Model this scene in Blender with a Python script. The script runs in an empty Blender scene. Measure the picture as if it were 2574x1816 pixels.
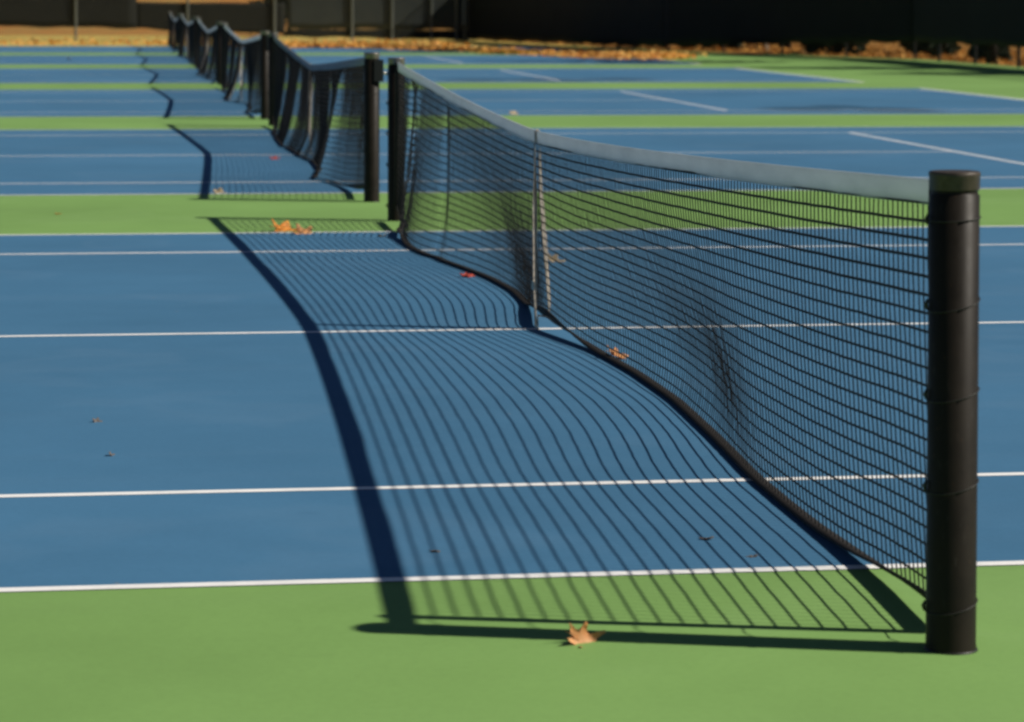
import bpy, math, random
import numpy as np
from mathutils import Matrix, Vector

random.seed(7)
rng = np.random.default_rng(7)
sc = bpy.context.scene
C = sc.collection
PI = math.pi

# ---------------------------------------------------------------- helpers
def tag(o, label=None, cat=None, group=None, kind=None):
    if label: o['label'] = label
    if cat: o['category'] = cat
    if group: o['group'] = group
    if kind: o['kind'] = kind
    return o

def thing(name, loc, label, cat, group=None, rz=0.0):
    o = bpy.data.objects.new(name, None)
    o.empty_display_size = 0.1
    C.objects.link(o)
    o.location = loc
    o.rotation_euler = (0, 0, rz)
    return tag(o, label, cat, group)

class MB:
    """collects vertices and faces, then links them as one mesh object"""
    def __init__(self):
        self.v = []; self.f = []; self.n = 0; self.smooth = []
    def add(self, v, f, smooth=False):
        v = np.asarray(v, float).reshape(-1, 3)
        self.v.append(v)
        for q in f:
            self.f.append(tuple(int(i) + self.n for i in q))
        self.smooth += [smooth] * len(f)
        self.n += len(v)
    def box(self, x0, x1, y0, y1, z0, z1):
        v = [(x, y, z) for z in (z0, z1) for y in (y0, y1) for x in (x0, x1)]
        f = [(0, 2, 3, 1), (4, 5, 7, 6), (0, 1, 5, 4), (2, 6, 7, 3), (0, 4, 6, 2), (1, 3, 7, 5)]
        self.add(v, f)
    def sheet(self, x0, x1, y0, y1, z):
        self.add([(x0, y0, z), (x1, y0, z), (x1, y1, z), (x0, y1, z)], [(0, 1, 2, 3)])
    def lathe(self, prof, n=32, c=(0, 0), smooth=True):
        prof = np.array(prof, float); m = len(prof)
        a = np.linspace(0, 2 * PI, n, endpoint=False)
        v = [(c[0] + r * math.cos(t), c[1] + r * math.sin(t), z) for r, z in prof for t in a]
        f = []
        for i in range(m - 1):
            for j in range(n):
                k = (j + 1) % n
                f.append((i * n + j, i * n + k, (i + 1) * n + k, (i + 1) * n + j))
        self.add(v, f, smooth)
    def tube(self, pts, r, sides=4, cap=True, smooth=True):
        pts = np.asarray(pts, float); m = len(pts)
        r = np.broadcast_to(np.asarray(r, float), (m,))
        d = np.gradient(pts, axis=0)
        d /= np.linalg.norm(d, axis=1)[:, None] + 1e-12
        up = np.tile([0., 0., 1.], (m, 1))
        vert = np.abs(d[:, 2]) > 0.9
        if vert.mean() > 0.4: up[:] = [0., 1., 0.]
        s = np.cross(d, up); s /= np.linalg.norm(s, axis=1)[:, None] + 1e-9
        u = np.cross(s, d)
        a = np.linspace(0, 2 * PI, sides, endpoint=False)
        v = pts[:, None, :] + r[:, None, None] * (np.cos(a)[None, :, None] * s[:, None, :] + np.sin(a)[None, :, None] * u[:, None, :])
        f = []
        for i in range(m - 1):
            for j in range(sides):
                k = (j + 1) % sides
                f.append((i * sides + j, i * sides + k, (i + 1) * sides + k, (i + 1) * sides + j))
        if cap:
            f.append(tuple(range(sides))[::-1])
            f.append(tuple((m - 1) * sides + j for j in range(sides)))
        self.add(v.reshape(-1, 3), f, smooth)
    def section(self, path, frames, closed_poly, smooth=True):
        """sweep a closed 2d polygon: path[i] + p[0]*frames[i][0] + p[1]*frames[i][1]"""
        m = len(path); k = len(closed_poly[0]) if np.ndim(closed_poly) == 3 else len(closed_poly)
        v = []
        for i in range(m):
            poly = closed_poly[i] if np.ndim(closed_poly) == 3 else closed_poly
            for p in poly:
                v.append(np.asarray(path[i]) + p[0] * np.asarray(frames[i][0]) + p[1] * np.asarray(frames[i][1]))
        f = []
        for i in range(m - 1):
            for j in range(k):
                l = (j + 1) % k
                f.append((i * k + j, i * k + l, (i + 1) * k + l, (i + 1) * k + j))
        f.append(tuple(range(k))[::-1]); f.append(tuple((m - 1) * k + j for j in range(k)))
        self.add(v, f, smooth)
    def build(self, name, m, parent=None, **kw):
        me = bpy.data.meshes.new(name)
        v = np.concatenate(self.v) if self.v else np.zeros((0, 3))
        me.from_pydata([tuple(x) for x in v.tolist()], [], self.f)
        me.polygons.foreach_set('use_smooth', np.array(self.smooth, dtype=bool))
        me.update()
        o = bpy.data.objects.new(name, me)
        C.objects.link(o)
        if m is not None: me.materials.append(m)
        if parent is not None: o.parent = parent
        tag(o, **kw)
        return o

# ---------------------------------------------------------------- materials
class NT:
    def __init__(self, name):
        self.m = bpy.data.materials.new(name); self.m.use_nodes = True
        self.t = self.m.node_tree; self.b = self.t.nodes['Principled BSDF']
        self.out = self.t.nodes['Material Output']
    def n(self, typ, **kw):
        x = self.t.nodes.new(typ)
        for k, v in kw.items():
            if k.startswith('in_'):
                key = k[3:]
                x.inputs[int(key) if key.isdigit() else key].default_value = v
            else: setattr(x, k, v)
        return x
    def l(self, a, b): self.t.links.new(a, b)
    def coords(self, mode='Object', scale=(1, 1, 1)):
        tc = self.n('ShaderNodeTexCoord'); mp = self.n('ShaderNodeMapping')
        mp.inputs['Scale'].default_value = scale
        self.l(tc.outputs[mode], mp.inputs['Vector']); return mp.outputs['Vector']
    def noise(self, vec, scale, detail=4, rough=0.6):
        x = self.n('ShaderNodeTexNoise'); x.inputs['Scale'].default_value = scale
        x.inputs['Detail'].default_value = detail; x.inputs['Roughness'].default_value = rough
        self.l(vec, x.inputs['Vector']); return x.outputs['Fac']
    def ramp(self, fac, stops, interp='LINEAR'):
        x = self.n('ShaderNodeValToRGB'); x.color_ramp.interpolation = interp
        cr = x.color_ramp
        while len(cr.elements) < len(stops): cr.elements.new(0.5)
        for e, (p, c) in zip(cr.elements, stops):
            e.position = p; e.color = (*c, 1) if len(c) == 3 else c
        self.l(fac, x.inputs['Fac']); return x.outputs['Color']
    def mix(self, fac, a, b, blend='MIX'):
        x = self.n('ShaderNodeMix', data_type='RGBA', blend_type=blend)
        for s, val in ((x.inputs['Factor'], fac), (x.inputs['A'], a), (x.inputs['B'], b)):
            if isinstance(val, (int, float)): s.default_value = val
            elif isinstance(val, tuple): s.default_value = (*val, 1)
            else: self.l(val, s)
        return x.outputs['Result']
    def math(self, op, a, b=None, c=None, clamp=False):
        x = self.n('ShaderNodeMath', operation=op); x.use_clamp = clamp
        for i, v in enumerate((a, b, c)):
            if v is None: continue
            if isinstance(v, (int, float)): x.inputs[i].default_value = v
            else: self.l(v, x.inputs[i])
        return x.outputs[0]
    def bump(self, h, strength=0.3, dist=0.01):
        x = self.n('ShaderNodeBump'); x.inputs['Strength'].default_value = strength
        x.inputs['Distance'].default_value = dist
        self.l(h, x.inputs['Height']); self.l(x.outputs['Normal'], self.b.inputs['Normal'])
    def set(self, rough=0.8, spec=0.3, metal=0.0):
        self.b.inputs['Roughness'].default_value = rough
        self.b.inputs['Specular IOR Level'].default_value = spec
        self.b.inputs['Metallic'].default_value = metal

def acrylic(name, col, dark_patches=()):
    """painted sports-court acrylic: fine sand grain, broad faint wear"""
    k = NT(name); v = k.coords('Object')
    big = k.noise(v, 0.35, 5, 0.6); mid = k.noise(v, 3.0, 6, 0.65); fine = k.noise(v, 260.0, 2, 0.5)
    lo = tuple(c * 0.84 for c in col); hi = tuple(min(1, c * 1.10 + 0.004) for c in col)
    c = k.mix(k.ramp(big, [(0.30, (0, 0, 0)), (0.72, (1, 1, 1))]), lo, hi)
    c = k.mix(k.math('MULTIPLY', k.ramp(mid, [(0.45, (0, 0, 0)), (0.75, (1, 1, 1))]), 0.16), c, tuple(x * 1.25 + 0.02 for x in col))
    c = k.mix(k.math('MULTIPLY', fine, 0.22), c, tuple(x * 0.6 for x in col))
    gr = k.noise(v, 42.0, 4, 0.7)
    c = k.mix(k.math('MULTIPLY', k.ramp(gr, [(0.40, (0, 0, 0)), (0.66, (1, 1, 1))]), 0.13), c, tuple(x * 0.55 for x in col))
    # pale dried puddle patches with a soft outline
    pd = k.ramp(k.noise(v, 0.8, 3, 0.5), [(0.56, (0, 0, 0)), (0.61, (1, 1, 1)), (0.66, (0.35,) * 3)])
    c = k.mix(k.math('MULTIPLY', pd, 0.09), c, tuple(x * 0.9 + 0.10 for x in col))
    # long dusty streaks left by squeegee and rain, running across the courts
    st = k.noise(k.coords('Object', (0.12, 2.2, 1)), 1.0, 4, 0.55)
    c = k.mix(k.math('MULTIPLY', k.ramp(st, [(0.5, (0, 0, 0)), (0.8, (1, 1, 1))]), 0.14), c, tuple(x * 0.8 + 0.07 for x in col))
    # ball scuffs: soft dark smears a few centimetres long
    sc_ = k.noise(k.coords('Object', (3.2, 8.5, 1)), 1.0, 2, 0.4)
    c = k.mix(k.math('MULTIPLY', k.ramp(sc_, [(0.70, (0, 0, 0)), (0.80, (1, 1, 1))]), 0.16), c, tuple(x * 0.45 for x in col))
    # scattered tiny grit specks
    vo = k.n('ShaderNodeTexVoronoi'); vo.inputs['Scale'].default_value = 3.2; k.l(v, vo.inputs['Vector'])
    sp = k.math('LESS_THAN', vo.outputs['Distance'], 0.022)
    c = k.mix(k.math('MULTIPLY', sp, 0.5), c, (0.22, 0.18, 0.13))
    if dark_patches:  # darker soft-edged ellipses at set places on the surface
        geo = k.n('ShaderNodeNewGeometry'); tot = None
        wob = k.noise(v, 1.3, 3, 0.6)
        for (cx, cy, rx, ry) in dark_patches:
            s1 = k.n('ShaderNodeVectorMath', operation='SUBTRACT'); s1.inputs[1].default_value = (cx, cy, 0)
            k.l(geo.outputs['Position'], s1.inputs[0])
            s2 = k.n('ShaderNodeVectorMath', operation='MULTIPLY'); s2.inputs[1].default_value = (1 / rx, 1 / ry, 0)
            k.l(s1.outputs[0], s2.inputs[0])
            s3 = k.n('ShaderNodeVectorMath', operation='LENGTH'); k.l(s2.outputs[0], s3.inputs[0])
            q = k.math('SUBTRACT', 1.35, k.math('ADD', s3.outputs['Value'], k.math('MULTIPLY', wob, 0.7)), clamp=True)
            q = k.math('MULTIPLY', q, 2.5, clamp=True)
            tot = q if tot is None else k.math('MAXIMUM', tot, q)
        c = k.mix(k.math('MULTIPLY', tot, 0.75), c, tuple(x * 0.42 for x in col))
    k.l(c, k.b.inputs['Base Color'])
    k.set(0.76, 0.20)
    k.bump(fine, 0.25, 0.002)
    return k.m

def plain(name, col, rough=0.6, spec=0.4, metal=0.0, var=0.25, scale=20, bump=0.0):
    k = NT(name); v = k.coords('Object')
    nz = k.noise(v, scale, 5, 0.6)
    c = k.mix(nz, tuple(x * (1 - var) for x in col), tuple(min(1, x * (1 + var)) for x in col))
    k.l(c, k.b.inputs['Base Color']); k.set(rough, spec, metal)
    if bump: k.bump(nz, bump, 0.004)
    return k.m

def painted_steel(name):
    k = NT(name); v = k.coords('Object')
    nz = k.noise(v, 9, 6, 0.65); fine = k.noise(k.coords('Object', (1, 1, 0.25)), 70, 3, 0.6)
    c = k.mix(nz, (0.008, 0.007, 0.0055), (0.023, 0.0165, 0.011))
    rust = k.ramp(k.noise(v, 26, 6, 0.7), [(0.63, (0, 0, 0)), (0.74, (1, 1, 1))])
    c = k.mix(k.math('MULTIPLY', rust, 0.55), c, (0.065, 0.036, 0.017))
    c = k.mix(k.math('MULTIPLY', k.ramp(fine, [(0.62, (0, 0, 0)), (0.8, (1, 1, 1))]), 0.4), c, (0.06, 0.055, 0.05))
    k.l(c, k.b.inputs['Base Color'])
    k.l(k.ramp(nz, [(0.2, (0.36,) * 3), (0.8, (0.62,) * 3)]), k.b.inputs['Roughness'])
    k.b.inputs['Specular IOR Level'].default_value = 0.17
    k.bump(fine, 0.15, 0.002)
    return k.m

def cloth(name, col, trans=0.35, dirt=(0.3, 0.3, 0.27)):
    k = NT(name); v = k.coords('Object')
    nz = k.noise(k.coords('Object', (1, 0.6, 3)), 6, 5, 0.65)
    c = k.mix(k.ramp(nz, [(0.4, (0, 0, 0)), (0.75, (0.7,) * 3)]), col, dirt)
    k.l(c, k.b.inputs['Base Color']); k.set(0.85, 0.15)
    tr = k.n('ShaderNodeBsdfTranslucent'); k.l(c, tr.inputs['Color'])
    mx = k.n('ShaderNodeMixShader'); mx.inputs[0].default_value = trans
    k.l(k.b.outputs[0], mx.inputs[1]); k.l(tr.outputs[0], mx.inputs[2]); k.l(mx.outputs[0], k.out.inputs['Surface'])
    w = k.noise(k.coords('Object'), 240, 2, 0.5); k.bump(w, 0.2, 0.002)
    return k.m

def leafy(name, cols, trans=0.3, rough=0.6):
    """leaf colour varied per leaf"""
    k = NT(name); g = k.n('ShaderNodeNewGeometry')
    n = len(cols)
    c = k.ramp(g.outputs['Random Per Island'], [(i / max(1, n - 1), cc) for i, cc in enumerate(cols)])
    k.l(c, k.b.inputs['Base Color']); k.set(rough, 0.25)
    tr = k.n('ShaderNodeBsdfTranslucent'); k.l(c, tr.inputs['Color'])
    mx = k.n('ShaderNodeMixShader'); mx.inputs[0].default_value = trans
    k.l(k.b.outputs[0], mx.inputs[1]); k.l(tr.outputs[0], mx.inputs[2]); k.l(mx.outputs[0], k.out.inputs['Surface'])
    return k.m

def dry_leaf(name, a, b):
    k = NT(name); v = k.coords('Object')
    c = k.mix(k.ramp(k.noise(v, 45, 5, 0.65), [(0.35, (0, 0, 0)), (0.68, (1, 1, 1))]), a, b)
    k.l(c, k.b.inputs['Base Color']); k.set(0.6, 0.3)
    tr = k.n('ShaderNodeBsdfTranslucent'); k.l(c, tr.inputs['Color'])
    mx = k.n('ShaderNodeMixShader'); mx.inputs[0].default_value = 0.3
    k.l(k.b.outputs[0], mx.inputs[1]); k.l(tr.outputs[0], mx.inputs[2]); k.l(mx.outputs[0], k.out.inputs['Surface'])
    return k.m

def see_through(name, col, mode, rough=0.8, density=0.9):
    """woven windscreen (mode weave) or chain link (mode link): holes are cut procedurally"""
    k = NT(name)
    if mode == 'link':
        uv = k.n('ShaderNodeUVMap').outputs[0]
        sp = k.n('ShaderNodeSeparateXYZ'); k.l(uv, sp.inputs[0])
        a = k.math('ADD', sp.outputs[0], sp.outputs[1]); b = k.math('SUBTRACT', sp.outputs[0], sp.outputs[1])
        def wire(x):
            fr = k.math('FRACT', k.math('DIVIDE', x, 0.07))
            return k.math('LESS_THAN', k.math('ABSOLUTE', k.math('SUBTRACT', fr, 0.5)), 0.04)
        fac = k.math('MAXIMUM', wire(a), wire(b))
        k.b.inputs['Base Color'].default_value = (*col, 1)
    else:
        nz = k.noise(k.coords('Object'), 1.2, 4, 0.6)
        k.l(k.mix(nz, tuple(x * 0.7 for x in col), tuple(x * 1.3 for x in col)), k.b.inputs['Base Color'])
        fac = None
    k.set(rough, 0.2)
    t = k.n('ShaderNodeBsdfTransparent'); mx = k.n('ShaderNodeMixShader')
    if fac is None: mx.inputs[0].default_value = density
    else: k.l(fac, mx.inputs[0])
    k.l(t.outputs[0], mx.inputs[1]); k.l(k.b.outputs[0], mx.inputs[2]); k.l(mx.outputs[0], k.out.inputs['Surface'])
    return k.m

def ground_mat(name, stops, scale=(0.12, 0.9, 1), s2=9.0):
    k = NT(name)
    big = k.noise(k.coords('Object', scale), 1.0, 5, 0.6); fine = k.noise(k.coords('Object'), s2, 6, 0.75)
    f = k.math('ADD', k.math('MULTIPLY', big, 0.65), k.math('MULTIPLY', fine, 0.35))
    k.l(k.ramp(f, stops), k.b.inputs['Base Color']); k.set(0.95, 0.1)
    k.bump(fine, 0.6, 0.05)
    return k.m

BLUE = (0.060, 0.184, 0.328)
GREEN = (0.207, 0.378, 0.107)
M = dict(
    blue=acrylic('court_blue', BLUE, dark_patches=[(8.75, 30.8, 0.75, 1.3), (7.6, 31.2, 0.75, 1.0), (8.3, 32.0, 0.5, 0.8), (6.2, 45.6, 1.1, 1.6), (7.6, 45.9, 0.9, 1.4), (4.9, 45.7, 0.8, 1.2)]),
    green=acrylic('court_green', GREEN),
    line=None,
    steel=painted_steel('black_painted_steel'),
    cap=plain('worn_cap', (0.060, 0.047, 0.036), 0.45, 0.35, 0.15, var=0.75, scale=60),
    palecap=plain('pale_cap', (0.20, 0.18, 0.155), 0.3, 0.6, 0.5, var=0.2, scale=60),
    cord=plain('net_cord', (0.012, 0.012, 0.012), 0.75, 0.2, var=0.4, scale=90),
    tape=plain('bottom_webbing', (0.020, 0.017, 0.014), 0.75, 0.25, var=0.6, scale=30, bump=0.3),
    bandgrey=cloth('headband_grey', (0.30, 0.31, 0.35), 0.06, (0.2, 0.2, 0.22)),
    band=cloth('headband_vinyl', (0.65, 0.70, 0.72), 0.44, (0.53, 0.58, 0.60)),
    strap=cloth('strap_webbing', (0.74, 0.67, 0.57), 0.36, (0.36, 0.30, 0.23)),
    brass=plain('dull_metal', (0.45, 0.42, 0.36), 0.35, 0.5, 0.8, var=0.2),
    galv=plain('galvanised', (0.13, 0.145, 0.13), 0.6, 0.3, 0.0, var=0.3, scale=12),
    blackpipe=plain('black_pipe', (0.010, 0.010, 0.009), 0.5, 0.4, var=0.3, scale=12),
    screen=see_through('windscreen_weave', (0.014, 0.016, 0.013), 'weave', density=0.985),
    greyscreen=see_through('weathered_weave', (0.050, 0.060, 0.056), 'weave', density=0.93),
    link=see_through('chain_link', (0.06, 0.065, 0.06), 'link'),
    grass=ground_mat('dry_grass', [(0.30, (0.40, 0.28, 0.07)), (0.44, (0.58, 0.45, 0.13)), (0.54, (0.48, 0.37, 0.095)), (0.64, (0.66, 0.46, 0.15)), (0.72, (0.74, 0.36, 0.12)), (0.85, (0.68, 0.48, 0.17))]),
    litter=leafy('litter_leaves', [(0.72, 0.30, 0.05), (0.86, 0.43, 0.10), (0.45, 0.16, 0.035), (0.90, 0.52, 0.17), (0.66, 0.38, 0.08)], 0.2),
    floorlitter=leafy('shade_toned_leaves', [(0.44, 0.19, 0.03), (0.58, 0.27, 0.05), (0.20, 0.08, 0.02), (0.62, 0.33, 0.08), (0.16, 0.08, 0.025)], 0.15),  # darker copy of the litter; woodland shade is put into the leaf colours
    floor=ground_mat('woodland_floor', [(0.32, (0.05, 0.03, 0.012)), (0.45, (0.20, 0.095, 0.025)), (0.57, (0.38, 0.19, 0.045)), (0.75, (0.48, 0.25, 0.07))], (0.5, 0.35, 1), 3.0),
    bark=plain('dark_bark', (0.018, 0.015, 0.012), 0.9, 0.1, var=0.5, scale=8, bump=0.8),
    palebark=plain('pale_bark', (0.48, 0.45, 0.38), 0.9, 0.1, var=0.45, scale=6, bump=0.6),
    ever=leafy('evergreen_leaves', [(0.010, 0.018, 0.010), (0.022, 0.034, 0.016), (0.014, 0.022, 0.010), (0.034, 0.046, 0.020)], 0.15, 0.7),
    autumn=leafy('autumn_leaves', [(0.16, 0.09, 0.03), (0.24, 0.12, 0.035), (0.09, 0.09, 0.03), (0.30, 0.17, 0.05)], 0.35, 0.6),
)
def line_paint():
    k = NT('line_paint'); v = k.coords('Object')
    nz = k.noise(v, 5.0, 6, 0.7); fine = k.noise(v, 160, 3, 0.6)
    c = k.mix(k.ramp(nz, [(0.48, (0, 0, 0)), (0.72, (1, 1, 1))]), (0.88, 0.88, 0.87), (0.70, 0.71, 0.72))
    c = k.mix(k.math('MULTIPLY', k.ramp(k.noise(v, 38, 5, 0.75), [(0.60, (0, 0, 0)), (0.70, (1, 1, 1))]), 0.35), c, (0.42, 0.46, 0.50))
    k.l(c, k.b.inputs['Base Color']); k.set(0.75, 0.2); k.bump(fine, 0.25, 0.002)
    return k.m
M['line'] = line_paint()
leafmats = dict(
    orange=dry_leaf('leaf_orange', (0.72, 0.22, 0.03), (0.85, 0.44, 0.10)),
    tan=dry_leaf('leaf_tan', (0.80, 0.46, 0.22), (0.66, 0.28, 0.09)),
    red=dry_leaf('leaf_red', (0.50, 0.055, 0.045), (0.62, 0.13, 0.08)),
    dull=dry_leaf('leaf_dull', (0.15, 0.14, 0.135), (0.21, 0.185, 0.165)),
    pale=dry_leaf('leaf_pale', (0.60, 0.48, 0.30), (0.46, 0.36, 0.22)),
)

# ---------------------------------------------------------------- setting
P = 14.614            # from one court to the next
HW, SW = 10.97, 1.37
NC = 6
b = MB(); b.sheet(-400, 400, -60, 600, -0.007); b.build('ground', M['grass'], kind='structure')
b = MB(); b.add([(-24, -30, -0.003), (18.75, -30, -0.003), (18.75, 64, -0.003), (14.6, 76, -0.003), (13.2, 85.1, -0.003), (-24, 85.1, -0.003)], [(0, 1, 2, 3, 4, 5)])
b.build('court_apron', M['green'], kind='structure')
for n in range(-1, NC):
    y0 = n * P
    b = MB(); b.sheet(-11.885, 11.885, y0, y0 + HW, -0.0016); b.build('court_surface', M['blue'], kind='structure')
    b = MB(); lw = 0.05; z = -0.0004
    X = 11.885
    # baselines first, then the long lines butted between them
    for s in (-1, 1):
        b.sheet(min(s * X, s * (X - 0.1)), max(s * X, s * (X - 0.1)), y0, y0 + HW, z)
    xi = X - 0.1
    for yy in (y0, y0 + SW, y0 + HW - SW - lw, y0 + HW - lw):
        if abs(yy - y0 - SW) < 1e-6 or abs(yy - (y0 + HW - SW - lw)) < 1e-6:
            b.sheet(-xi, -6.4, yy, yy + lw, z); b.sheet(-6.4 + lw, 6.4 - lw, yy, yy + lw, z); b.sheet(6.4, xi, yy, yy + lw, z)
        else:
            b.sheet(-xi, xi, yy, yy + lw, z)
    for s in (-1, 1):
        xs = sorted((s * 6.4, s * (6.4 - lw)))
        b.sheet(xs[0], xs[1], y0 + SW, y0 + HW - SW, z)
        xs = sorted((s * xi, s * (xi - 0.1)))
        b.sheet(xs[0], xs[1], y0 + HW / 2 - lw / 2, y0 + HW / 2 + lw / 2, z)
    b.sheet(-6.4 + lw, 6.4 - lw, y0 + HW / 2 - lw / 2, y0 + HW / 2 + lw / 2, z)
    b.build('court_lines', M['line'], kind='structure')

# leaf-covered bank behind the back fence
def height(x, y):
    t = np.clip((y - 118) / 45, 0, 1); t = t * t * (3 - 2 * t)
    return t * (4.0 + 0.5 * np.sin(x * 0.13) + 0.3 * np.sin(x * 0.31 + 1)) - 0.004
xs = np.linspace(-70, 90, 60); ys = np.linspace(112, 260, 50)
XX, YY = np.meshgrid(xs, ys); ZZ = height(XX, YY)
f = [(j * 60 + i, j * 60 + i + 1, (j + 1) * 60 + i + 1, (j + 1) * 60 + i) for j in range(49) for i in range(59)]
b = MB(); b.add(np.stack([XX, YY, ZZ], -1).reshape(-1, 3), f, True)
bankmat = ground_mat('leafy_bank', [(0.3, (0.20, 0.09, 0.03)), (0.45, (0.42, 0.19, 0.05)), (0.58, (0.33, 0.22, 0.07)), (0.75, (0.62, 0.33, 0.10))], (0.5, 0.5, 1), 5.0)
b.build('hillside', bankmat, kind='structure')

# ---------------------------------------------------------------- posts
YP0, YP1 = -0.914, HW + 0.914
R0 = 0.0575
def make_post(loc, label, capmat, winch=0, rz=0.0):
    t = thing('net_post', loc, label, 'net post', 'black steel posts carrying the tennis nets', rz)
    h = 1.072
    b = MB(); b.lathe([(R0 + 0.0015, -0.006), (R0 + 0.001, 0.01), (R0, 0.016), (R0, h - 0.030), (R0 - 0.004, h - 0.027), (R0 - 0.004, h - 0.018), (R0 - 0.002, h - 0.016)], 40)
    b.build('post_body', M['steel'], t)
    b = MB(); e = 0.0578
    b.lathe([(R0 - 0.003, h - 0.018), (e - 0.001, h - 0.018), (e, h - 0.016), (e, h + 0.012), (e + 0.0012, h + 0.014), (e + 0.0012, h + 0.0205), (e - 0.001, h + 0.0235), (e - 0.006, h + 0.0243), (0.0001, h + 0.0246)], 40)
    b.build('post_cap', capmat, t)
    b = MB(); b.lathe([(R0 + 0.001, -0.002), (R0 + 0.005, -0.002), (R0 + 0.004, 0.003), (R0 + 0.001, 0.005)], 32)
    b.build('ground_sleeve', M['blackpipe'], t)
    if winch:
        b = MB(); b.box(0.012, 0.080, -0.066, 0.03, 0.885, 1.046); b.build('winch_housing', M['blackpipe'], t)
        b = MB(); a = np.linspace(0, 2 * PI, 20)
        b.tube([(0.078, -0.02, 0.945), (0.102, -0.02, 0.945)], 0.012, 10)
        b.build('winch_shaft', M['brass'], t)
    return t

post_words = [
    ('large black steel net post standing closest, its worn cap and lacing marks clear', 'black net post at the far end of the nearest net, beside a narrow gap'),
    ('black net post with a box winch, across the narrow gap from the nearest net', 'black net post where the second net ends, just before the third net'),
    ('dark net post starting the third net, close behind the second net', 'dark net post ending the third net, seen against its mesh'),
    ('dark net post starting the fourth net in the receding row', 'dark net post ending the fourth net in the receding row'),
    ('small dark net post starting the fifth net, near the far leaves', 'small dark net post ending the fifth net, near the far leaves'),
    ('tiny net post starting the last net before the dry grass', 'farthest tiny net post, at the edge of the dry grass'),
]
for n in range(NC):
    make_post((0, n * P + YP0, -0.003), post_words[n][0], M['cap'] if n == 0 else M['palecap'], winch=1 if n >= 1 else 0)
    make_post((0, n * P + YP1, -0.003), post_words[n][1], M['palecap'])

# ---------------------------------------------------------------- nets
def smooth_noise(s, seed, n=6, k0=0.6):
    r = np.random.default_rng(seed); o = np.zeros_like(s)
    for i in range(n):
        k = k0 * 1.7 ** i
        o += math.exp(-0.45 * i) * np.sin(k * s + r.uniform(0, 2 * PI)) * r.uniform(.6, 1)
    return o / 2.2

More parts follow.
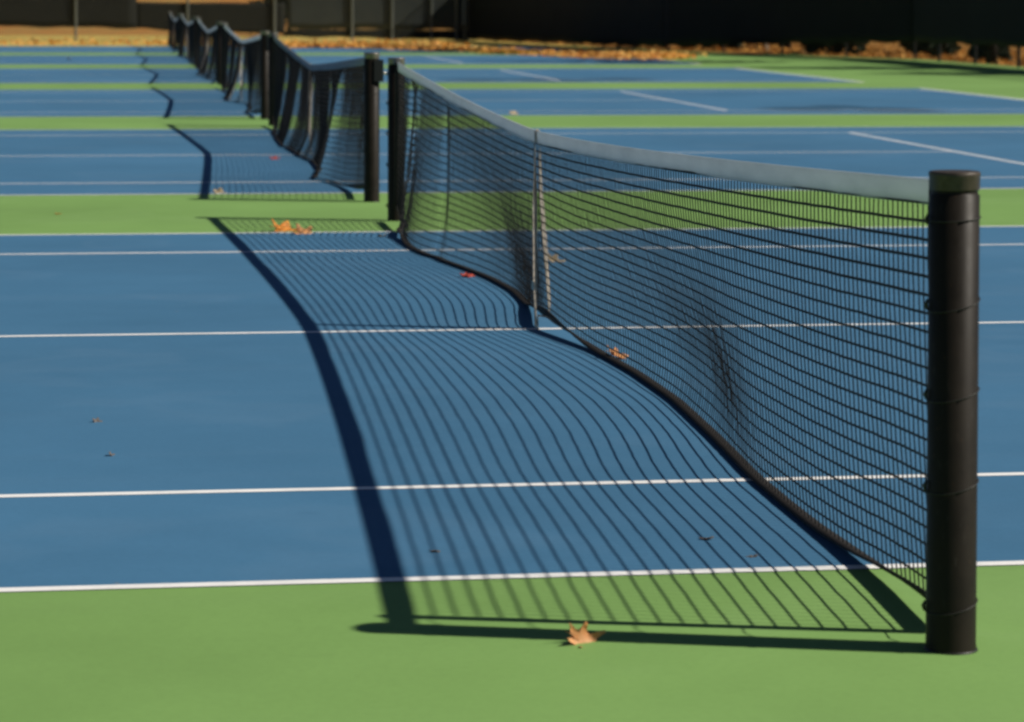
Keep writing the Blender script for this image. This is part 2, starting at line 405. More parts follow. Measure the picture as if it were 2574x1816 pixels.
def make_net(n, label, res):
    """res: keyword values that shape this court's net"""
    y0 = n * P
    t = thing('tennis_net', (0, y0, 0), label, 'tennis net', 'black tennis nets with white headbands in a receding row')
    ya, yb = YP0 + 0.165, YP1 - 0.165
    cs = HW / 2
    def ztop(y):
        return res['zc'] + (1.068 - res['zc']) * (np.abs(y - cs) / 6.34) ** res['p']
    BW = 0.061
    ny = res['ny']
    Y = np.linspace(ya, yb, ny)
    xb = np.interp(Y, res['xb'][0], res['xb'][1]); zb = np.interp(Y, res['zb'][0], res['zb'][1])
    ker = np.hanning(max(5, int(ny * 0.06)) | 1); ker /= ker.sum(); pad = len(ker) // 2
    sm = lambda a: np.convolve(np.pad(a, pad, mode='edge'), ker, 'valid')
    if res.get('smooth', 1): xb, zb = sm(xb), sm(zb)
    folds = smooth_noise(Y, res['seed'], 6, 1.1) * res['fold']
    edge = np.clip((Y - ya) / 0.7, 0, 1) * np.clip((yb - Y) / 0.7, 0, 1)
    for (c, w, a) in res.get('pleats', []):
        folds = folds + a * np.exp(-((Y - c) / w) ** 2)
    folds = folds * edge
    zt = ztop(Y) - BW + 0.004
    L = (1.068 - BW) - 0.115 + res.get('slack', 0.0)
    T = np.linspace(0, 1, 90)
    nr = res['nr']
    G = np.zeros((ny, nr, 3))
    q = np.linspace(0, 1, nr)
    def prof(i, B):
        z = zt[i] + (zb[i] - zt[i]) * T
        x = xb[i] * T ** 1.6 + B * np.sin(PI * T ** 2.3) + folds[i] * (1 - np.exp(-5 * T)) * (1 - 0.3 * T ** 6)
        return x, z
    BB = np.zeros(ny)
    for i in range(ny):
        lo, hi = 0.0, 0.32
        for _ in range(14):
            mid = (lo + hi) / 2; x, z = prof(i, mid)
            if np.hypot(np.diff(x), np.diff(z)).sum() < L: lo = mid
            else: hi = mid
        BB[i] = lo * max(0.0, edge[i]) * float(np.interp(Y[i], *res['bulge']))
    kw = np.hanning(max(5, int(ny * 0.08)) | 1); kw /= kw.sum()
    BB = np.convolve(np.pad(BB, len(kw) // 2, mode='edge'), kw, 'valid')
    for i in range(ny):
        x, z = prof(i, BB[i])
        d = np.concatenate([[0], np.cumsum(np.hypot(np.diff(x), np.diff(z)))]); d /= d[-1]
        G[i, :, 0] = np.interp(q, d, x); G[i, :, 2] = np.maximum(np.interp(q, d, z), 0.005); G[i, :, 1] = Y[i]
    G[:, :, 0] += rng.normal(0, 0.0005, G.shape[:2]); G[:, 1:-1, 2] += rng.normal(0, 0.0005, (ny, nr - 2))
    b = MB()
    for j in range(nr - 1):
        b.tube(G[::res['hs'], j], res['rh'] * (1.15 if j < 6 else 1.0), 4, cap=False)
    for i in range(0, ny, res['vs']):
        b.tube(G[i], res['rv'], 4, cap=False)
    b.build('netting', M['cord'], t)
    # stiff side cords that spread the net
    for i in (0, -1):
        b = MB(); b.tube(np.concatenate([[[0, Y[i], zt[i] + BW - 0.004]], G[i]]) + [[0, (0.03 if i else -0.03) * g_, 0] for g_ in np.linspace(1, 0, nr + 1)], 0.021, 8); b.build('side_cord', M['tape'], t)
    # bottom webbing
    path = G[:, -1]; hw = 0.021
    b = MB(); m = len(path); prev = path - G[:, -3]
    prev /= np.linalg.norm(prev, axis=1)[:, None] + 1e-9
    up_ = np.clip((path[:, 2] - 0.012) / 0.05, 0, 1)[:, None]       # lies flat on the court, stands up where it lifts
    prev = up_ * np.array([0.25, 0, -1.0]) + (1 - up_) * np.array([1.0, 0, -0.04])
    prev /= np.linalg.norm(prev, axis=1)[:, None]
    nrm = np.stack([-prev[:, 2], 0 * prev[:, 0], prev[:, 0]], -1)
    path2 = path.copy(); path2[:, 2] = np.maximum(path2[:, 2], 0.007)
    th = 0.005
    poly = [(-hw, -th * .6), (0, -th), (hw, -th * .6), (hw, th * .6), (0, th), (-hw, th * .6)]
    b.section(path2, list(zip(prev, nrm)), poly)
    b.build('bottom_tape', M['tape'], t)
    # headband folded over its cable
    Yh = np.linspace(YP0 + R0 + 0.001, YP1 - R0 - 0.001, 160); zh = ztop(Yh)
    wob = smooth_noise(Yh, 91 + n, 5, 2.5) * 0.0025
    poly = [(0.0065 * math.cos(a), -0.0065 + 0.0065 * math.sin(a)) for a in np.linspace(PI, 0, 9)] + [(0.0042, -BW * 0.5), (0.0032, -BW), (-0.0032, -BW), (-0.0042, -BW * 0.5)]
    polys = np.array([[(p[0] + w * (-p[1] / BW) * 2.0, p[1]) for p in poly] for w in wob])
    b = MB(); b.section(np.stack([wob * 0, Yh, zh], -1), [((1, 0, 0), (0, 0, 1))] * len(Yh), polys)
    b.build('headband', M['bandgrey'] if n == 1 else M['band'], t)
    # centre strap: a webbing loop over the headband down to a ground anchor
    ic = int(np.argmin(np.abs(Y - cs)))
    prof = G[ic].copy()
    w = 0.025
    zc = float(ztop(np.array([cs]))[0])
    back = [(0.010, zc - 0.004)] + [(float(p[0]) + 0.010, float(p[2])) for p in prof[2:-1]] + [(float(prof[-1, 0]) + 0.006, float(prof[-1, 2]) - 0.012), (0.004, 0.060), (0.003, 0.030)]
    front = [(-0.006, 0.010), (-0.0095, 0.20), (-0.011, 0.55), (-0.011, zc - 0.004), (0.0, zc + 0.006)]
    loop = np.array([(x, cs, z) for x, z in front + back])
    d = np.gradient(loop, axis=0); d /= np.linalg.norm(d, axis=1)[:, None]
    nn = np.stack([-d[:, 2], 0 * d[:, 0], d[:, 0]], -1)
    b = MB(); b.section(loop, [((0.52 * math.sin(PI * np.clip((p_[2] - 0.03) / 0.8, 0, 1)) ** 0.5, 0.85, 0), v) for p_, v in zip(loop, nn)], [(-w, -0.0014), (w, -0.0014), (w, 0.0014), (-w, 0.0014)])
    s = b.build('centre_strap', M['strap'], t)
    b = MB(); b.box(-0.019, -0.0125, cs - 0.031, cs + 0.031, 0.175, 0.215); b.build('buckle', M['brass'], s)
    b = MB(); b.tube([(0, cs - 0.03, 0.001), (0, cs - 0.03, 0.022), (0, cs - 0.018, 0.030), (0, cs + 0.018, 0.030), (0, cs + 0.03, 0.022), (0, cs + 0.03, 0.001)], 0.004, 8)
    b.build('ground_anchor', M['brass'], t)
    if n < 2:
        # lacing loops round each post
        for yc, sg in ((YP0, 1), (YP1, -1)):
            for zz in (0.985, 0.79, 0.585, 0.375, 0.10):
                a = np.linspace(0, 2 * PI, 26)
                rr = R0 + 0.0020
                pts = [(rr * math.cos(x), yc + rr * math.sin(x), zz + 0.016 * math.cos(x - 0.4) * (1 if zz < .9 else .3)) for x in a]
                pts += [(0.006, yc + sg * (R0 + 0.03), zz - 0.004), (0.004, yc + sg * 0.158, zz - 0.012), (0.0, yc + sg * 0.175, zz - 0.016)]
                b = MB(); b.tube(pts, 0.0017, 6)
                kx = -R0 - 0.004
                b.tube([(kx, yc + 0.004, zz - 0.012), (kx - 0.004, yc, zz), (kx, yc - 0.004, zz + 0.012)], [0.003, 0.005, 0.003], 8)
                b.build('lacing_loop', M['lace'], t)
    return t
k = plain('lacing_cord', (0.022, 0.020, 0.018), 0.55, 0.4, var=0.5, scale=120); M['lace'] = k

near_xb = ([-0.86, -0.55, -0.2, 0.35, 0.8, 1.4, 2.2, 3.1, 3.9, 4.6, 5.0, 5.49, 6.1, 6.6, 7.1, 7.7, 8.1, 8.7, 9.3, 9.7, 10.1, 11.0, 11.83],
           [0.030, 0.050, 0.058, 0.052, 0.055, 0.07, 0.12, 0.165, 0.16, 0.12, 0.085, 0.042, 0.075, 0.105, 0.125, 0.10, 0.06, -0.02, -0.10, -0.13, -0.13, -0.06, 0.0])
near_zb = ([-0.86, -0.6, -0.3, 0.1, 0.6, 4.6, 5.2, 5.5, 5.9, 6.5, 9.9, 10.6, 11.3, 11.83], [0.050, 0.046, 0.036, 0.018, 0.008, 0.008, 0.045, 0.072, 0.045, 0.008, 0.008, 0.04, 0.075, 0.10])
make_net(0, 'nearest black tennis net, its mesh bellied out over the blue court',
         dict(zc=0.893, p=1.38, ny=286, nr=23, hs=2, vs=1, rh=0.0034, rv=0.0019, xb=near_xb, zb=near_zb, seed=3, slack=0.035, fold=0.0035, pleats=[(10.9, 0.09, 0.06), (10.5, 0.10, -0.03), (9.0, 0.10, 0.02)],
              bulge=([-.75, 1.2, 1.7, 2.3, 3.0, 4.0, 5.0, 5.49, 5.9, 7.0, 9.0, 10.0, 11.8], [0, .05, .30, .66, .62, .30, .06, 0, .05, .18, .22, .12, 0])))
xb2 = ([-0.86, 0.3, 1.3, 1.65, 2.1, 2.7, 3.4, 4.2, 4.7, 5.5, 6.2, 7.2, 8.4, 9.4, 10.6, 11.83],
       [0.0, -0.06, -0.14, -0.20, -0.19, -0.13, -0.09, -0.07, -0.11, -0.13, -0.15, -0.17, -0.15, -0.13, -0.06, 0.0])
flat_z = ([-0.86, -0.2, 0.6, 10.4, 11.2, 11.83], [0.12, 0.06, 0.014, 0.014, 0.06, 0.12])
make_net(1, 'second net, slightly sagging, its folds hanging in dark upright bars beyond the narrow gap',
         dict(zc=0.865, p=1.15, ny=286, nr=22, hs=2, vs=1, rh=0.0026, rv=0.0022, xb=xb2, zb=flat_z, seed=8, fold=0.010, bulge=([0, 11], [.25, .25]), pleats=[(1.75, 0.20, -0.05), (2.9, 0.16, 0.02), (5.2, 0.16, -0.025), (7.0, 0.2, -0.03), (9.0, 0.2, 0.03)]))
net_words = ['third net in the receding row, with a pale edged top dipping to its middle', 'fourth net in the receding row, seen almost edge on', 'fifth net in the receding row, a dark sliver with a pale top', 'farthest net, a small dark sliver in front of the dry grass']
for i in range(2, NC):
    r = np.random.default_rng(40 + i)
    yy = np.linspace(-0.5, 11.4, 9); xx = r.normal(-0.06, 0.08, 9)
    make_net(i, net_words[i - 2], dict(zc=0.90 - 0.02 * (i % 2), p=1.2, ny=144, nr=22, hs=2, vs=1, rh=0.0028, rv=0.0034,
             xb=([-0.86] + list(yy) + [11.83], [0.0] + list(xx) + [0.0]), zb=flat_z, seed=20 + i, fold=0.018, bulge=([0, 11], [.2, .2]), pleats=[(r.uniform(1, 10), 0.2, r.choice([-.035, .035])) for _ in range(4)]))

# ---------------------------------------------------------------- fallen leaves
def leaf_mesh(seed, size, curl, lobes=5, deep=0.0):
    r = np.random.default_rng(seed)
    nA, nR = 40, 5
    a = np.linspace(0, 2 * PI, nA, endpoint=False)
    rad = 0.62 + 0.30 * np.abs(np.cos(a * lobes / 2)) ** 0.7 + 0.05 * np.cos(a * lobes * 3)
    rad = rad * (1 - deep) + deep * (0.28 + 0.8 * np.abs(np.cos(a * lobes / 2)) ** 2.2)
    rad *= 1 - 0.45 * np.exp(-((np.abs(a - PI)) / 0.35) ** 2)
    rad *= 1 + r.normal(0, 0.05, nA)
    v = [(0, 0, 0)]
    for k in range(1, nR + 1):
        for j in range(nA):
            q = k / nR * (1 if k < 3 else 1)
            rr = rad[j] * q if k == nR else (0.55 * q + 0.45 * q * rad[j])
            v.append((rr * math.cos(a[j]) * 0.62 * size, rr * math.sin(a[j]) * 0.5 * size, 0))
    v = np.array(v)
    f = [(0, 1 + j, 1 + (j + 1) % nA) for j in range(nA)]
    for k in range(nR - 1):
        for j in range(nA):
            p, q = 1 + k * nA, 1 + (k + 1) * nA; l = (j + 1) % nA
            f.append((p + j, q + j, q + l, p + l))
    # curl about a skew axis plus crinkles
    a_all = np.arctan2(v[:, 1], v[:, 0]); rr_all = np.hypot(v[:, 0], v[:, 1]) / (0.6 * size)
    ang = r.uniform(-0.6, 0.6); ca, sa = math.cos(ang), math.sin(ang)
    u = v[:, 0] * ca + v[:, 1] * sa; w = -v[:, 0] * sa + v[:, 1] * ca
    Rc = size / max(curl, 0.05)
    th = w / Rc; u2 = u; w2 = Rc * np.sin(th); z = Rc * (1 - np.cos(th))
    z += 0.10 * size * deep * np.sin(a_all * lobes / 2 + 1) * rr_all ** 2
    z += (u / size) ** 2 * size * 0.45 * curl * r.uniform(-.3, 1)
    z += 0.05 * size * np.sin(u / size * 9 + r.uniform(0, 6)) * np.cos(w / size * 8 + r.uniform(0, 6))
    v = np.stack([u2 * ca - w2 * sa, u2 * sa + w2 * ca, z], -1)
    v[:, 2] -= v[:, 2].min()
    b = MB(); b.add(v, f, True)
    st = v[1 + (nR - 1) * nA + nA // 2]
    b.tube([st * 0.8 + np.array([0, 0, 0.0005]), st + np.array([-0.18 * size, 0.03 * size, 0.05 * size]), st + np.array([-0.38 * size, 0.09 * size, 0.02 * size])], [0.016 * size, 0.012 * size, 0.016 * size], 5)
    return b

leaf_group = 'fallen autumn leaves lying on the courts'
def leaf(loc, size, curl, mat, seed, label, rot=(0, 0, 0), deep=0.45):
    o = leaf_mesh(seed, size, curl, 7 if deep > .8 else 5, deep).build('fallen_leaf', leafmats[mat])
    o.location = loc; o.rotation_euler = rot
    md = o.modifiers.new('thick', 'SOLIDIFY'); md.thickness = max(0.0008, 0.006 * size); md.offset = 1
    return tag(o, label, 'leaf', leaf_group)

leaf((-0.825, -0.738, -0.003), 0.100, 2.7, 'tan', 33, 'curled tan oak leaf at the edge of the shadow of the closest post', (0.85, 0.45, 0.15), 0.85)
leaf((-0.80, 11.08, -0.003), 0.19, 1.4, 'orange', 2, 'bright orange curled leaf on the green strip, at the left of a touching pair', (0.5, 0.15, 0.3))
leaf((-0.69, 10.84, -0.002), 0.14, 1.2, 'tan', 3, 'paler orange leaf touching the line, at the right of a touching pair', (0.6, 0.3, -0.3))
leaf((-0.01, 7.93, -0.002), 0.085, 1.0, 'red', 4, 'small red leaf beside the bottom tape of the nearest net', (0.3, 0.1, 0.6))
leaf((0.165, 4.40, 0.006), 0.10, 1.6, 'tan', 5, 'long tan orange leaf caught on the bottom tape of the nearest net', (0.45, 0.35, 0.5))
leaf((0.58, 8.75, -0.002), 0.10, 1.6, 'pale', 6, 'pale tan leaf seen through the mesh just right of the centre strap', (0.7, 0.3, 0.3))
leaf((-0.39, 19.37, -0.002), 0.10, 1.4, 'red', 7, 'small red leaf on the second court, left of its net', (0.3, 0, 0.2))
leaf((-1.95, 2.87, -0.002), 0.036, 0.9, 'dull', 8, 'dull grey brown leaf on open blue, the farther of two at left', (0.75, 0.1, 0.4))
leaf((-1.90, 2.12, -0.002), 0.036, 0.9, 'dull', 9, 'dull grey brown leaf on open blue, the nearer of two at left', (0.7, 0.1, 1.2))
leaf((-1.04, 0.38, -0.002), 0.032, 0.5, 'dull', 10, 'tiny greyish leaf scrap beside the headband shadow near the sideline', (0, 0.1, 0.4))
leaf((-0.28, 0.46, -0.002), 0.040, 0.5, 'dull', 11, 'tiny brown leaf scrap among the mesh shadow stripes, the farther of two', (0, 0.1, 2.4))
leaf((-0.21, 0.20, -0.002), 0.030, 0.5, 'dull', 12, 'tiny brown leaf scrap among the mesh shadow stripes, the nearer of two', (0, 0.1, 3.0))
leaf((3.3, 29.53, -0.003), 0.14, 2.2, 'pale', 13, 'pale curled leaf on a far green strip above the nearest headband', (0.4, 0.1, 0.4))
leaf((-1.08, 14.72, -0.002), 0.10, 2.4, 'pale', 14, 'pale leaf standing at the foot of the second headband shadow', (0.9, 0.1, 0.4))
leaf((-2.26, 12.69, -0.003), 0.05, 1.2, 'orange', 15, 'tiny orange leaf alone on the green strip at far left', (0, 0.1, 1.0))
leaf((-0.22, 10.57, -0.002), 0.06, 1.4, 'pale', 16, 'small pale leaf beside the sideline under the far post of the nearest net', (0, 0.1, 1.8))
leaf((-2.9, 63.95, -0.002), 0.18, 1.6, 'pale', 17, 'pale leaf on the far courts, alone at upper left', (0.4, 0.1, 1.8))

# leaf litter: uncountable drifts at the ends of the courts, on the grass and beyond the fences
def litter_patch(b, n, fx, size=(0.07, 0.14), lift=0.05):
    pts = np.array([fx() for _ in range(n)])
    for (x, y, z0) in pts:
        s = rng.uniform(*size); a = rng.uniform(0, 2 * PI); tilt = rng.uniform(-0.9, 0.9); t2 = rng.uniform(-0.5, 0.5)
        c, d = math.cos(a), math.sin(a); z = z0 + rng.uniform(0.0, lift)
        u = np.array([c, d, math.sin(tilt)]) * s * 0.6; w = np.array([-d, c, math.sin(t2)]) * s * 0.4
        o = np.array([x, y, z + 0.5 * (abs(u[2]) + abs(w[2])) + 0.002])
        b.add([o - u, o - 0.3 * u - w, o + 0.5 * u - 0.7 * w, o + u, o + 0.4 * u + 0.8 * w, o - 0.4 * u + w], [(0, 1, 2, 3, 4, 5)])
FX = np.array([(-24, 86.2), (-1, 85.2), (3, 81.8), (6, 80.5), (8, 74.5), (9.2, 70), (10.3, 64.5), (11.6, 63.2), (12.5, 64.5), (13.2, 67)])
def drift():
    t = rng.uniform(2.0, 13.2); yl = np.interp(t, FX[:, 0], FX[:, 1])
    depth = abs(rng.normal(0, 1)) * (1.6 + 0.45 * max(0, t - 4)) * (1 if t < 12 else 0.5)
    return (t + rng.normal(0, 0.2), yl + depth + rng.normal(0, 0.25), -0.004)
def field():
    return (rng.uniform(-14, 10), 85.2 + abs(rng.normal(0, 7)), -0.010)
def beyond():
    y = rng.uniform(46, 96); x0 = 18.9 if y < 64 else np.interp(y, [64, 76, 97], [18.9, 14.9, 11.7])
    return (x0 + abs(rng.normal(0, 5)), y, -0.010)
b = MB()
litter_patch(b, 8000, drift, (0.08, 0.15), 0.06)
litter_patch(b, 1400, field, (0.08, 0.16), 0.03)
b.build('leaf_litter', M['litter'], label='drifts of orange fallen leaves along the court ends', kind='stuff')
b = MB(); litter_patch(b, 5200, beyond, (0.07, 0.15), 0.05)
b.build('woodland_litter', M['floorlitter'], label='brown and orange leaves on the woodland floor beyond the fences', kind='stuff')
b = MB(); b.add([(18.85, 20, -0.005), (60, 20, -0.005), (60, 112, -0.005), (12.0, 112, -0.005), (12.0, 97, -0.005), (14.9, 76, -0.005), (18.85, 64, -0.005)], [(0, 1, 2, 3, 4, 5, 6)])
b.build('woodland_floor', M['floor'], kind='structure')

# ---------------------------------------------------------------- fences and windscreens
def fence(name, pts, label, spacing, pipe, h=3.0, posts_at=None):
    t = thing(name, (pts[0][0], pts[0][1], 0), label, 'fence', 'chain link fences round the courts')
    o = np.array([pts[0][0], pts[0][1], 0.0])
    seg = [np.array([*p, 0.0]) - o for p in pts]
    top = MB(); acc = 0.0
    verts = []; faces = []; uvs = []
    for a, c in zip(seg[:-1], seg[1:]):
        L = np.linalg.norm(c - a); i = len(verts)
        verts += [a + [0, 0, .02], c + [0, 0, .02], c + [0, 0, h], a + [0, 0, h]]
        faces.append((i, i + 1, i + 2, i + 3)); uvs += [(acc, 0), (acc + L, 0), (acc + L, h), (acc, h)]; acc += L
        d = (c - a) / L
        nn = max(1, round(L / spacing))
        if posts_at is None: ks = [a + d * (L * j / nn) for j in range(nn + (1 if c is seg[-1] else 0))]
        else: ks = []
        for k_ in ks:
            b = MB(); b.lathe([(0.030, -0.01), (0.030, h), (0.034, h + .005), (0.02, h + .04), (0.0001, h + .05)], 10, (k_[0], k_[1])); b.build('fence_post', pipe, t)
    if posts_at is not None:
        for (x, y) in posts_at:
            b = MB(); b.lathe([(0.044, -0.01), (0.044, h), (0.048, h + .005), (0.02, h + .04), (0.0001, h + .05)], 10, (x - o[0], y - o[1])); b.build('fence_post', pipe, t)
    b = MB(); b.tube(np.array(seg) + [0, 0, h], 0.021, 8); b.build('top_rail', pipe, t)
    b = MB(); b.tube(np.array(seg) + [0, 0, 0.03], 0.006, 6); b.build('bottom_wire', pipe, t)
    b = MB(); b.add(verts, faces); w = b.build('chain_link', M['link'], t)
    ul = w.data.uv_layers.new(name='UVMap')
    for i, q in enumerate(uvs): ul.data[i].uv = q
    return t

YB = 97.0
cor = (11.3, YB)
fence('chain_link_fence', [(-24, YB), cor], 'grey chain link fence along the back of the courts beyond the dry grass', 3.0, M['galv'],
      posts_at=[(-24, YB), (-20, YB), (-16, YB), (-11.8, YB), (-7.4, YB), (-3.14, YB), (0.87, YB), (4.02, YB), (6.85, YB), (8.32, YB), (9.78, YB), (10.7, YB)])
fence('chain_link_fence', [cor, (14.5, 76), (18.6, 64)], 'dark chain link fence cutting across the back right corner', 3.2, M['blackpipe'])
fence('chain_link_fence', [(18.6, 63.9), (18.6, 30)], 'dark chain link fence along the right side above the orange leaves', 3.0, M['blackpipe'],
      posts_at=[(18.6, 61.8), (18.6, 58.8), (18.6, 55.5), (18.6, 52.4), (18.6, 49.4), (18.6, 46.4), (18.6, 43.4), (18.6, 40.4), (18.6, 37.4), (18.6, 34.4), (18.6, 31.4)])

def windscreen(p0, p1, z0a, z0b, z1a, z1b, mat, label, off, nseg=40, sag=0.05, seed=0):
    p0 = np.array(p0, float); p1 = np.array(p1, float); d = p1 - p0; L = np.linalg.norm(d); d /= L
    nrm = np.array([d[1], -d[0]]) * off
    r = np.random.default_rng(seed)
    b = MB(); nz = 8; grids = []
    for side in (0, 1):
        v = []
        for i in range(nseg + 1):
            q = i / nseg; s = q * L
            zb_ = z0a + (z0b - z0a) * q + 0.02 * math.sin(s * 2.1 + seed) + 0.015 * math.sin(s * 4.7)
            zt_ = z1a + (z1b - z1a) * q - sag * abs(math.sin(PI * s / 3.0)) ** 2
            for k_ in range(nz + 1):
                w = 0.02 * math.sin(s * 3.1 + k_ * .5) * math.sin(PI * k_ / nz) + 0.002 * side
                xy = p0 + d * s + nrm * (1 + w * 3) + np.array([d[1], -d[0]]) * w * 0
                xy = xy + nrm / abs(off) * 0.002 * side
                v.append((xy[0], xy[1], zb_ + (zt_ - zb_) * k_ / nz))
        grids.append(np.array(v))
    m = nz + 1
    f = [(i * m + k_, (i + 1) * m + k_, (i + 1) * m + k_ + 1, i * m + k_ + 1) for i in range(nseg) for k_ in range(nz)]
    b.add(grids[0] - [p0[0], p0[1], 0], f, True)
    o = b.build('windscreen', mat); o.location = (p0[0], p0[1], 0)
    md = o.modifiers.new('thick', 'SOLIDIFY'); md.thickness = 0.003
    return tag(o, label, 'windscreen', 'dark windscreens tied to the fences')
windscreen((-24, YB), (-0.95, YB), 0.75, 0.44, 2.6, 2.6, M['screen'], 'tall black windscreen on the back fence above the dry grass at far left', -0.05, 60, seed=1)
windscreen((-0.96, YB), (4.4, YB), 0.43, 0.26, 1.40, 1.38, M['screen'], 'low black windscreen with orange slope showing above its top edge', -0.05, 30, 0.02, seed=2)
windscreen((4.5, YB), (11.2, YB), 0.16, 0.02, 0.42, 0.40, M['screen'], 'narrow black strip of windscreen along the foot of the back fence', -0.052, 30, 0.02, seed=3)
windscreen((4.5, YB), (11.2, YB), 0.43, 0.41, 2.5, 2.5, M['greyscreen'], 'worn grey windscreen on the back fence hung between pale posts', -0.056, 40, seed=9)
windscreen((11.2, 97.0), (14.5, 76.05), 0.06, 0.12, 2.2, 2.2, M['screen'], 'black windscreen on the slanting corner fence, deeper into the corner', 0.05, 50, seed=4)
windscreen((14.46, 76.15), (18.63, 63.9), 0.16, 0.46, 2.2, 2.1, M['screen'], 'black windscreen on the slanting corner fence, nearer the right side', 0.062, 40, seed=5)
windscreen((18.6, 64.2), (18.6, 30.1), 0.46, 0.50, 1.95, 1.95, M['screen'], 'long black windscreen on the right fence with leaves glowing beneath it', 0.05, 90, seed=6)

# ---------------------------------------------------------------- trees and bushes
def leaf_cloud(b, centres, radii, n, size):
    cnt = len(centres)
    for _ in range(n):
        i = rng.integers(cnt); c = centres[i]; r = radii[i]
        d = rng.normal(0, 1, 3); d /= np.linalg.norm(d)
        o = c + d * r * (rng.uniform(0.25, 1.0) ** 0.6) * np.array([1, 1, 0.8])
        u = rng.normal(0, 1, 3); u /= np.linalg.norm(u); w = np.cross(u, rng.normal(0, 1, 3)); w /= np.linalg.norm(w)
        s = size * rng.uniform(0.6, 1.3)
        b.add([o - u * s, o - 0.2 * u * s - w * s * .5, o + u * s, o + 0.1 * u * s + w * s * .5], [(0, 1, 2, 3)])

def tree(loc, label, H, r0, barkmat, leafmat, lean=(0, 0), crown0=0.4, nleaf=1400, spread=2.2, lsize=0.16, group='trees standing behind the fences'):
    t = thing('tree', loc, label, 'tree', group)
    z = np.linspace(-0.05, H * 0.9, 12); q = z / H
    ph = rng.uniform(0, 6)
    pts = np.stack([lean[0] * z + 0.06 * np.sin(z * .9 + ph), lean[1] * z + 0.05 * np.sin(z * 1.1 + ph), z], -1)
    b = MB(); b.tube(pts, r0 * (1 - 0.8 * q) + 0.35 * r0 * np.exp(-z * 4), 10)
    cen, rad = [], []
    for k_ in range(7):
        a = k_ * 2.4 + ph; zz = H * (crown0 + (0.9 - crown0) * k_ / 6.5); base = np.array([np.interp(zz, z, pts[:, 0]), np.interp(zz, z, pts[:, 1]), zz])
        ln = spread * rng.uniform(0.6, 1.0) * (1 - 0.45 * k_ / 6.5)
        end = base + np.array([math.cos(a) * ln, math.sin(a) * ln, 0.45 * ln])
        b.tube([base, (base + end) / 2 + [0, 0, .1 * ln], end], [r0 * .4, r0 * .28, r0 * .1], 6)
        cen += [end, (base + end) / 2]; rad += [0.8 + .25 * ln, 0.6 + .2 * ln]
    cen.append(np.array([pts[-1, 0], pts[-1, 1], H])); rad.append(1.0)
    b.build('trunk', barkmat, t)
    b = MB(); leaf_cloud(b, np.array(cen), np.array(rad), nleaf, lsize); b.build('crown', leafmat, t)
    return t

tree((19.0, 58.9, -0.007), 'dark tree whose thick trunk crosses the orange leaves under the right windscreen', 9.0, 0.12, M['bark'], M['ever'], (0.0, 0.01), 0.5)
tree((17.6, 76.5, -0.007), 'leaning grey trunked tree behind the slanting corner fence', 9.0, 0.08, M['palebark'], M['ever'], (-0.05, 0.0), 0.45)
for (x, y, lab) in ((20.8, 70.5, 'dark evergreen tree behind the fence where the right side meets the slanting corner'), (19.0, 80.0, 'dark evergreen tree behind the middle of the slanting corner fence')):
    tree((x, y, -0.007), lab, 12.0, 0.16, M['bark'], M['ever'], (0, 0), 0.15, 2600, 3.2, 0.24)
for (x, y, lab) in ((21.3, 52.8, 'unseen dark evergreen tree added behind the right fence to shade the green edge'), (22.9, 47.6, 'unseen dark evergreen tree added behind the right fence for its shade, nearest of all the trees')):  # out-of-frame trees, added so their crowns cast a shadow band on the green
    tree((x, y, -0.007), lab, 7.0, 0.13, M['bark'], M['ever'], (0, 0), 0.6, 1500, 1.2, 0.2)
def bush(loc, w, h, label, n=4200):
    t = thing('evergreen_bush', loc, label, 'bush', 'dark evergreen bushes behind the fences')
    b = MB()
    for k_ in range(7):
        a = k_ * 0.9 + rng.uniform(0, 1)
        b.tube([(0, 0, -0.02), (0.25 * w * math.cos(a), 0.2 * w * math.sin(a), h * .5), (0.42 * w * math.cos(a), 0.35 * w * math.sin(a), h * .85)], [0.04, 0.03, 0.012], 6)
    b.build('stems', M['bark'], t)
    cen, rad = [], []
    for _ in range(16):
        cen.append(np.array([rng.uniform(-.42, .42) * w, rng.uniform(-.3, .3) * w, rng.uniform(.22, .8) * h])); rad.append(rng.uniform(.2, .34) * h)
    b = MB(); leaf_cloud(b, np.array(cen), np.array(rad), n, 0.13); b.build('foliage', M['ever'], t)
    return t
for i, (x, y, w, h, lab) in enumerate([(5.2, 110, 3.2, 2.8, 'dark evergreen bush nearest the orange slope, behind the back fence'), (8.0, 110.5, 3.4, 3.2, 'dark evergreen bush behind the worn grey windscreen, second from the orange slope'),
                     (10.7, 110.2, 3.2, 3.0, 'dark evergreen bush behind the middle of the worn grey windscreen'), (13.4, 110.6, 3.4, 3.2, 'dark evergreen bush behind the right end of the worn grey windscreen'), (16.2, 109.5, 3.4, 3.3, 'dark evergreen bush at the right end, by the corner')]):
    bush((x, y, -0.007), w, h, lab)

for (x, y, w, h, lab) in ((16.0, 77.5, 1.8, 1.0, 'low dark bush behind the slanting fence, under the leaning grey trunk'), (15.0, 81.5, 2.2, 1.1, 'low dark bush behind the inner half of the slanting fence'),
                          (19.9, 66.6, 1.7, 0.9, 'low dark bush behind the fence where the right side begins to slant'), (19.9, 61.6, 1.1, 0.6, 'small dark bush among the orange leaves beyond the right fence'),
                          (18.2, 70.5, 2.0, 1.0, 'low dark bush behind the outer half of the slanting fence')):
    bush((x, y, -0.007), w, h, lab, 1200)

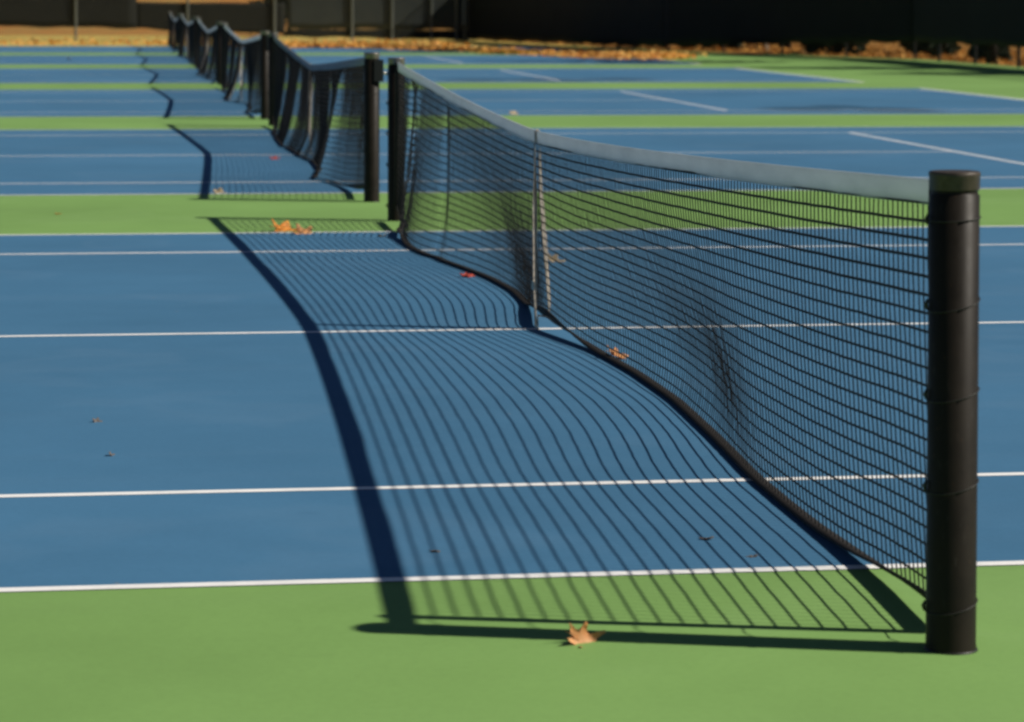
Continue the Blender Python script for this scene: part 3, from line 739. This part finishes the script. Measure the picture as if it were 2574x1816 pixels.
# ---------------------------------------------------------------- light
SUN = Vector((1.17, -0.36, 1.0)).normalized()
elev = math.asin(SUN.z); az = math.atan2(SUN.x, SUN.y)      # azimuth clockwise from +Y
w = bpy.data.worlds.new('World'); sc.world = w; w.use_nodes = True
nt = w.node_tree; bg = nt.nodes['Background']
sky = nt.nodes.new('ShaderNodeTexSky'); sky.sky_type = 'NISHITA'; sky.sun_disc = False
sky.sun_elevation = elev; sky.sun_rotation = az; sky.air_density = 0.45; sky.dust_density = 0.2; sky.ozone_density = 1.2
nt.links.new(sky.outputs[0], bg.inputs['Color']); bg.inputs['Strength'].default_value = 0.05
sl = bpy.data.lights.new('sun', 'SUN'); sl.energy = 5.0; sl.angle = math.radians(0.65); sl.color = (1.0, 0.93, 0.82)
so = bpy.data.objects.new('sun', sl); C.objects.link(so)
so.rotation_euler = SUN.to_track_quat('Z', 'Y').to_euler(); so.location = (20, -10, 30)

# ---------------------------------------------------------------- camera
cx_, cy_, f_ = 1331.88, 257.88, 7162.14
yaw, pit, rol = 0.146211, 0.0355988, 0.0030569
fw = Vector((math.sin(yaw) * math.cos(pit), math.cos(yaw) * math.cos(pit), -math.sin(pit)))
r = Vector((math.cos(yaw), -math.sin(yaw), 0)); u = r.cross(fw)
r2 = r * math.cos(rol) + u * math.sin(rol); u2 = -r * math.sin(rol) + u * math.cos(rol)
cam = bpy.data.cameras.new('camera'); co = bpy.data.objects.new('camera', cam); C.objects.link(co)
m = Matrix(((r2.x, u2.x, -fw.x), (r2.y, u2.y, -fw.y), (r2.z, u2.z, -fw.z))).to_4x4()
m.translation = Vector((-1.89992, -7.17804, 1.47705))
co.matrix_world = m
cam.sensor_fit = 'HORIZONTAL'; cam.sensor_width = 36; cam.lens = f_ / 2574 * 36
cam.shift_x = -(cx_ - 1287) / 2574
cam.shift_y = (cy_ - 908) / 2574
cam.clip_start = 0.1; cam.clip_end = 2000
cam.dof.use_dof = True; cam.dof.focus_distance = 9.5; cam.dof.aperture_fstop = 5.6
sc.camera = co

sc.view_settings.view_transform = 'Standard'; sc.view_settings.look = 'None'
sc.view_settings.exposure = 0.0; sc.view_settings.gamma = 1.0
sc.render.engine = 'CYCLES'
sc.cycles.filter_width = 2.7
sc.cycles.transparent_max_bounces = 24
